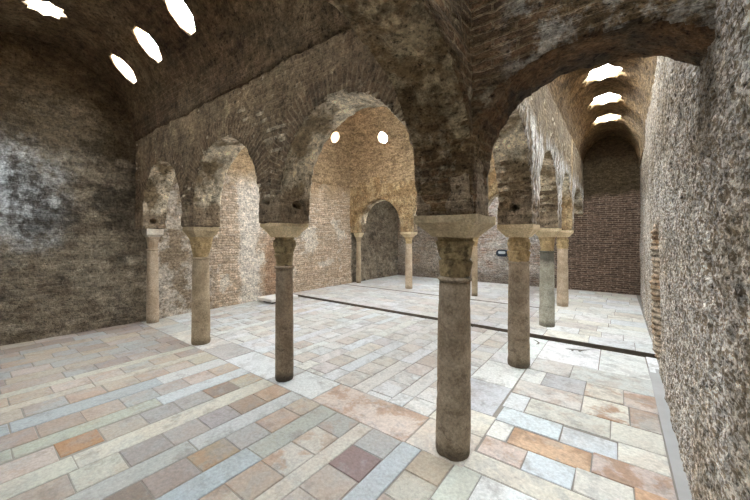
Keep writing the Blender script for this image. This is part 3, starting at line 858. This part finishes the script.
# ------------------------------------------------------------------ columns
def stone(name, c1, c2, dark, dark_amt=0.4, scale=6.0, base_dark=0.5, top_dark=0.0):
    n = NT(name)
    a = n.noise(scale, 6, 0.65, dist=0.5)
    col = n.mix(n.ramp(a, 0.35, 0.65), c1, c2)
    p = n.ramp(n.noise(scale * 1.6, 6, 0.72, dist=0.9), 0.52, 0.66)
    col = n.mix(n.math('MULTIPLY', p, dark_amt), col, dark)
    if base_dark:
        b = n.math('SUBTRACT', 1.0, n.ramp(ragged(n, n.z, 0.04, 9), 0.03, 0.12))
        col = n.mix(n.math('MULTIPLY', b, base_dark), col, srgb(52, 47, 42))
    if top_dark:
        b = n.ramp(ragged(n, n.z, 0.10, 11), 1.04, 1.18)
        col = n.mix(n.math('MULTIPLY', b, top_dark), col, srgb(52, 50, 46))
    g = n.math('MULTIPLY_ADD', n.math('SUBTRACT', n.noise(55, 5, 0.75), 0.5), 1.9, 1.0)
    col = n.mix(1.0, col, n.vec(g, g, g), 'MULTIPLY')
    h = n.math('ADD', n.math('MULTIPLY', p, -0.8), n.math('ADD', n.noise(30, 5, 0.65), n.math('MULTIPLY', n.noise(90, 3), 0.4)))
    n.bump(h, 0.7, 0.008)
    return n.finish(col, 0.85, 0.25)

def lathe(bm, prof, seg=48, mod=None, cap=True):
    rings = []
    for (r, z) in prof:
        ring = []
        for i in range(seg):
            t = 2 * math.pi * i / seg
            rr = r if mod is None else mod(r, z, t)
            ring.append(bm.verts.new((rr * math.cos(t), rr * math.sin(t), z)))
        rings.append(ring)
    for A, B in zip(rings[:-1], rings[1:]):
        for i in range(seg):
            bm.faces.new((A[i], A[(i + 1) % seg], B[(i + 1) % seg], B[i]))
    if cap:
        bm.faces.new(rings[0][::-1]); bm.faces.new(rings[-1])

def rough_bm(bm, amp, scale, seed, chips=0.0):
    bm.normal_update()
    v = np.array([x.co[:] for x in bm.verts])
    d = amp * fbm(v, scale, 4, seed)
    if chips: d -= chips * np.clip(fbm(v, 9, 3, seed + 70) - 0.45, 0, 1)
    for k, vt in enumerate(bm.verts):
        vt.co += vt.normal * d[k]

def sq(t, k):             # rounded-square radius factor
    c, s = abs(math.cos(t)), abs(math.sin(t))
    return 1.0 / (c ** k + s ** k) ** (1 / k)

def column(loc, label, mats, rb=0.122, rt=0.108, style='leaf', zcap=1.31, imp=(0.115, 0.205), seed=0, zimp=1.60, ring=True, fascia=0.055):
    ms, mc, mi = mats
    root = bpy.data.objects.new('column', None); COL.objects.link(root)
    root.location = loc; root.empty_display_size = 0.2
    root['kind'] = 'thing'; root['label'] = label; root['category'] = 'column'; root['group'] = 'columns carrying the arcades'
    z0 = loc[2]
    zc, zi, zt = zcap - z0, zimp - z0, ZI + 0.004 - z0
    # shaft
    bm = bmesh.new(); prof = []
    K = 60
    for i in range(K + 1):
        t = i / K
        r = rb + (rt - rb) * t + 0.003 * math.sin(math.pi * t)
        prof.append((r * (1.0 if t > 0.02 else 0.96 + 2 * t), t * (zc - (0.035 if ring else 0.0))))
    lathe(bm, prof, 56)
    rough_bm(bm, 0.0035, 5, seed, chips=0.011)
    bm_obj('shaft', bm, ms, root, True)
    if ring:
        bm = bmesh.new()
        pr = [(rt * 0.9, zc - 0.04)] + [(rt + 0.016 * math.sin(math.pi * i / 8), zc - 0.035 + 0.033 * i / 8) for i in range(9)] + [(rt * 0.9, zc + 0.002)]
        lathe(bm, pr, 48)
        rough_bm(bm, 0.002, 9, seed + 3, chips=0.008)
        bm_obj('necking', bm, ms, root, True)
    # capital
    bm = bmesh.new(); prof = []
    H = zi - zc; K = 56
    ra, rb2 = rt * 0.93, imp[0] * (1.06 if style == 'leaf' else 1.16)
    for i in range(K + 1):
        t = i / K
        prof.append((ra + (rb2 - ra) * (0.25 * t + 0.75 * t ** 2.2), zc + H * t))
    def mod(r, z, th):
        t = (z - zc) / H
        if style == 'leaf':
            # two tiers of eight leaves, tips leaning out, square abacus on top
            a = 0.0
            for (lo, hi, ph, am) in ((0.0, 0.44, 0.0, 0.030), (0.34, 0.84, math.pi / 8, 0.036)):
                if lo < t < hi:
                    q = (t - lo) / (hi - lo)
                    lobe = max(0.0, math.cos(4 * (th + ph))) ** 0.7
                    a += am * lobe * (0.35 + 0.65 * q ** 1.5) * min(1, (1 - q) * 6)
            r += a
            if t > 0.72:
                w = min(1, (t - 0.72) / 0.12)
                r *= 1 + w * (sq(th, 6) * 0.93 - 1)
            elif t > 0.5:
                r += 0.02 * max(0, math.cos(2 * (th - math.pi / 4)) ** 2 - 0.5) * (t - 0.5) / 0.22
            if t > 0.90: r -= 0.020
            if 0.42 < t < 0.47: r -= 0.008
        elif style == 'block':
            w = min(1, t / 0.35)
            r *= 1 + w * (sq(th, 5) * 0.97 - 1)
            if 0.36 < t < 0.42 or 0.70 < t < 0.75: r -= 0.007
            r += 0.006 * math.sin(10 * th) * (0.42 < t < 0.7)
        else:                 # tall plain bell with upright leaves
            r += 0.008 * max(0, math.cos(6 * th)) * math.sin(math.pi * min(1, t / 0.8))
            w = max(0, min(1, (t - 0.6) / 0.25)); r *= 1 + w * (sq(th, 5) * 0.95 - 1)
        return r
    lathe(bm, prof, 96, mod)
    rough_bm(bm, 0.004, 12, seed + 5, chips=0.014)
    bm_obj('capital', bm, mc, root, True)
    # impost: inverted pyramid with an upright fascia
    b, t = imp
    N = 10
    bm = bmesh.new(); prof = []
    zf = zt - fascia
    for i in range(7):
        q = i / 6; prof.append((b + (t - b) * (q ** 1.15), zi + (zf - zi) * q))
    prof += [(t, zf + fascia * 0.5), (t * 0.995, zt)]
    rings = []
    for (h, z) in prof:
        ring = []
        for sgn in range(4):
            for i in range(N):
                s = -1 + 2 * i / N
                p = [(s, -1), (1, s), (-s, 1), (-1, -s)][sgn]
                ring.append(bm.verts.new((p[0] * h, p[1] * h, z)))
        rings.append(ring)
    for A, B in zip(rings[:-1], rings[1:]):
        m = len(A)
        for i in range(m): bm.faces.new((A[i], A[(i + 1) % m], B[(i + 1) % m], B[i]))
    bm.faces.new(rings[0][::-1]); bm.faces.new(rings[-1])
    rough_bm(bm, 0.005, 7, seed + 8, chips=0.02)
    bm_obj('impost', bm, mi, root)
    return root

BRNS = stone('brown_column_stone', srgb(178, 161, 140), srgb(142, 126, 107), srgb(92, 80, 66), 0.55)
DKS = stone('dark_column_stone', srgb(162, 144, 123), srgb(126, 110, 93), srgb(76, 66, 56), 0.45, base_dark=0.7)
PNKS = stone('pinkish_column_stone', srgb(198, 180, 157), srgb(166, 147, 124), srgb(124, 104, 86), 0.35, base_dark=0.3)
GRYS = stone('greenish_grey_column_stone', srgb(186, 182, 166), srgb(156, 150, 134), srgb(94, 90, 80), 0.4, top_dark=0.72)
TANS = stone('tan_column_stone', srgb(186, 167, 140), srgb(154, 136, 112), srgb(112, 96, 76), 0.4, base_dark=0.4)
CAPD = stone('dark_capital_stone', srgb(176, 156, 118), srgb(136, 118, 88), srgb(52, 44, 34), 0.6, 9, 0)
CAPL = stone('tan_capital_stone', srgb(204, 178, 134), srgb(166, 142, 104), srgb(84, 68, 48), 0.5, 9, 0)
IMPC = stone('cream_impost_stone', srgb(226, 208, 172), srgb(200, 180, 144), srgb(128, 108, 80), 0.4, 4, 0)
IMPD = stone('weathered_impost_stone', srgb(206, 188, 154), srgb(176, 158, 128), srgb(116, 102, 84), 0.5, 4, 0)
IMPW = stone('white_impost_stone', srgb(216, 208, 194), srgb(190, 180, 164), srgb(150, 138, 120), 0.3, 4, 0)

column((0, 0, 0), 'nearest column, thick brown pitted shaft carrying the corner of two arcades', (BRNS, CAPD, IMPD), 0.127, 0.112, 'leaf', imp=(0.128, 0.232), seed=1).rotation_euler = (0, math.radians(0.75), 0)
column((-P, 0, 0), 'dark slender column standing second from the nearest one in the front row', (DKS, CAPD, IMPC), 0.100, 0.094, 'leaf', 1.28, (0.105, 0.19), seed=2, fascia=0.035)
column((-2 * P, 0, 0), 'pale tan column in front row with broken joint near its foot and block capital', (TANS, CAPL, IMPD), 0.128, 0.112, 'block', 1.30, (0.13, 0.185), seed=3)
column((-5.98, 0, 0), 'pinkish column standing against the left wall under a white cube impost', (PNKS, PNKS, IMPW), 0.100, 0.084, 'bell', 1.38, (0.09, 0.135), seed=4, fascia=0.11)
column((0, P, 0), 'thick brown column on the front floor, just before the dark step', (BRNS, CAPL, IMPC), 0.128, 0.118, 'leaf', 1.30, (0.125, 0.205), seed=5)
column((0, 2 * P, REAR), 'greenish grey column with blackened collar just behind the dark step', (GRYS, CAPL, IMPC), 0.122, 0.108, 'bell', 1.36, (0.115, 0.20), seed=6)
column((0, 3 * P, REAR), 'pinkish column furthest along the right row, before the dark brick far wall', (PNKS, CAPL, IMPC), 0.115, 0.105, 'leaf', 1.34, (0.115, 0.20), seed=7)
column((-P, 3 * P, REAR), 'thin far column partly hidden behind the nearest column, beside the small wall lamp', (TANS, CAPL, IMPC), 0.080, 0.074, 'bell', 1.36, (0.09, 0.18), seed=8)
column((-2 * P, 3 * P, REAR), 'pale far column standing clear between the far arch and the nearest column', (PNKS, CAPL, IMPC), 0.108, 0.096, 'bell', 1.40, (0.10, 0.19), seed=9)
column((-6.02, 3 * P, REAR), 'slim tan column engaged in the far left corner beside the small arch', (TANS, TANS, IMPC), 0.080, 0.074, 'bell', 1.42, (0.08, 0.125), seed=10)

# ------------------------------------------------------------------ small things
n = NT('white_marble'); M_WM = n.finish(n.mix(n.noise(6, 5), srgb(247, 246, 243), srgb(232, 230, 226)), 0.5)
bm = bmesh.new()
add_box(bm, -6.08, -5.50, 2.25, 3.05, 0.055, 0.125)
bmesh.ops.bevel(bm, geom=list(bm.edges), offset=0.008, segments=2, affect='EDGES')
o = bm_obj('slab_top', bm, M_WM)
root = bpy.data.objects.new('stone_slab', None); COL.objects.link(root); root.location = (-5.78, 2.66, 0)
o.parent = root; o.matrix_parent_inverse = root.matrix_world.inverted(); 
bm = bmesh.new(); add_box(bm, -5.98, -5.60, 2.36, 2.46, -0.004, 0.056); bm2 = bm_obj('support_block', bm, M_STEP)
bm = bmesh.new(); add_box(bm, -5.98, -5.60, 2.86, 2.96, -0.004, 0.056); bm3 = bm_obj('support_block', bm, M_STEP)
for q in (o, bm2, bm3):
    q.parent = root; q.matrix_parent_inverse = Matrix.Translation((5.78, -2.66, 0))
root['label'] = 'low white stone slab on dark blocks at the foot of the left wall'; root['category'] = 'slab'; root['kind'] = 'thing'

n = NT('dark_blue_casing'); M_CASE = n.finish(n.mix(n.noise(20, 2), srgb(24, 36, 50), srgb(34, 48, 62)), 0.35, 0.5)
n = NT('white_lamp_face'); M_FACE = n.finish(n.mix(n.noise(20, 2), srgb(232, 238, 240), srgb(210, 220, 224)), 0.25, 0.5)
root = bpy.data.objects.new('wall_lamp', None); COL.objects.link(root); root.location = (-2.05, YF - 0.02, 1.07)
def rrect(w, h, r, k=6):
    pts = []
    for cx, cy, a0 in ((w - r, h - r, 0), (-w + r, h - r, 90), (-w + r, -h + r, 180), (w - r, -h + r, 270)):
        for i in range(k + 1):
            t = math.radians(a0 + 90 * i / k); pts.append((cx + r * math.cos(t), cy + r * math.sin(t)))
    return pts
bm = bmesh.new(); add_prism(bm, rrect(0.19, 0.115, 0.11), lambda p: (p[0], 0.03, p[1]), lambda p: (p[0], -0.10, p[1]))
bm_obj('casing', bm, M_CASE, root)
bm = bmesh.new(); add_prism(bm, [(x, y + 0.02) for x, y in rrect(0.115, 0.045, 0.04)], lambda p: (p[0], -0.098, p[1]), lambda p: (p[0], -0.112, p[1]))
bm_obj('lamp_face', bm, M_FACE, root)['label'] = 'white lamp face'
root['label'] = 'small dark blue oval wall lamp with white face low on the far wall'; root['category'] = 'lamp'

n = NT('dark_wear'); M_WEAR = n.finish(n.mix(n.noise(30, 4), srgb(92, 86, 80), srgb(128, 122, 116)), 0.9)
bm = bmesh.new()
for pts in ([(0.395, 3.03), (0.43, 3.06), (0.50, 3.09), (0.58, 3.12), (0.68, 3.20), (0.60, 3.09), (0.575, 3.02), (0.555, 3.02), (0.545, 3.065), (0.50, 3.05), (0.49, 2.99), (0.47, 2.99), (0.465, 3.04)],
            [(-0.05, 3.20), (0.0, 3.17), (0.05, 3.10), (0.055, 3.03), (0.02, 2.99), (0.03, 3.04), (0.025, 3.10), (-0.01, 3.15)]):
    add_prism(bm, pts, lambda p: (p[0], p[1], -0.004), lambda p: (p[0], p[1], 0.0032))
structure(bm_obj('floor_worn_patch', bm, M_WEAR))
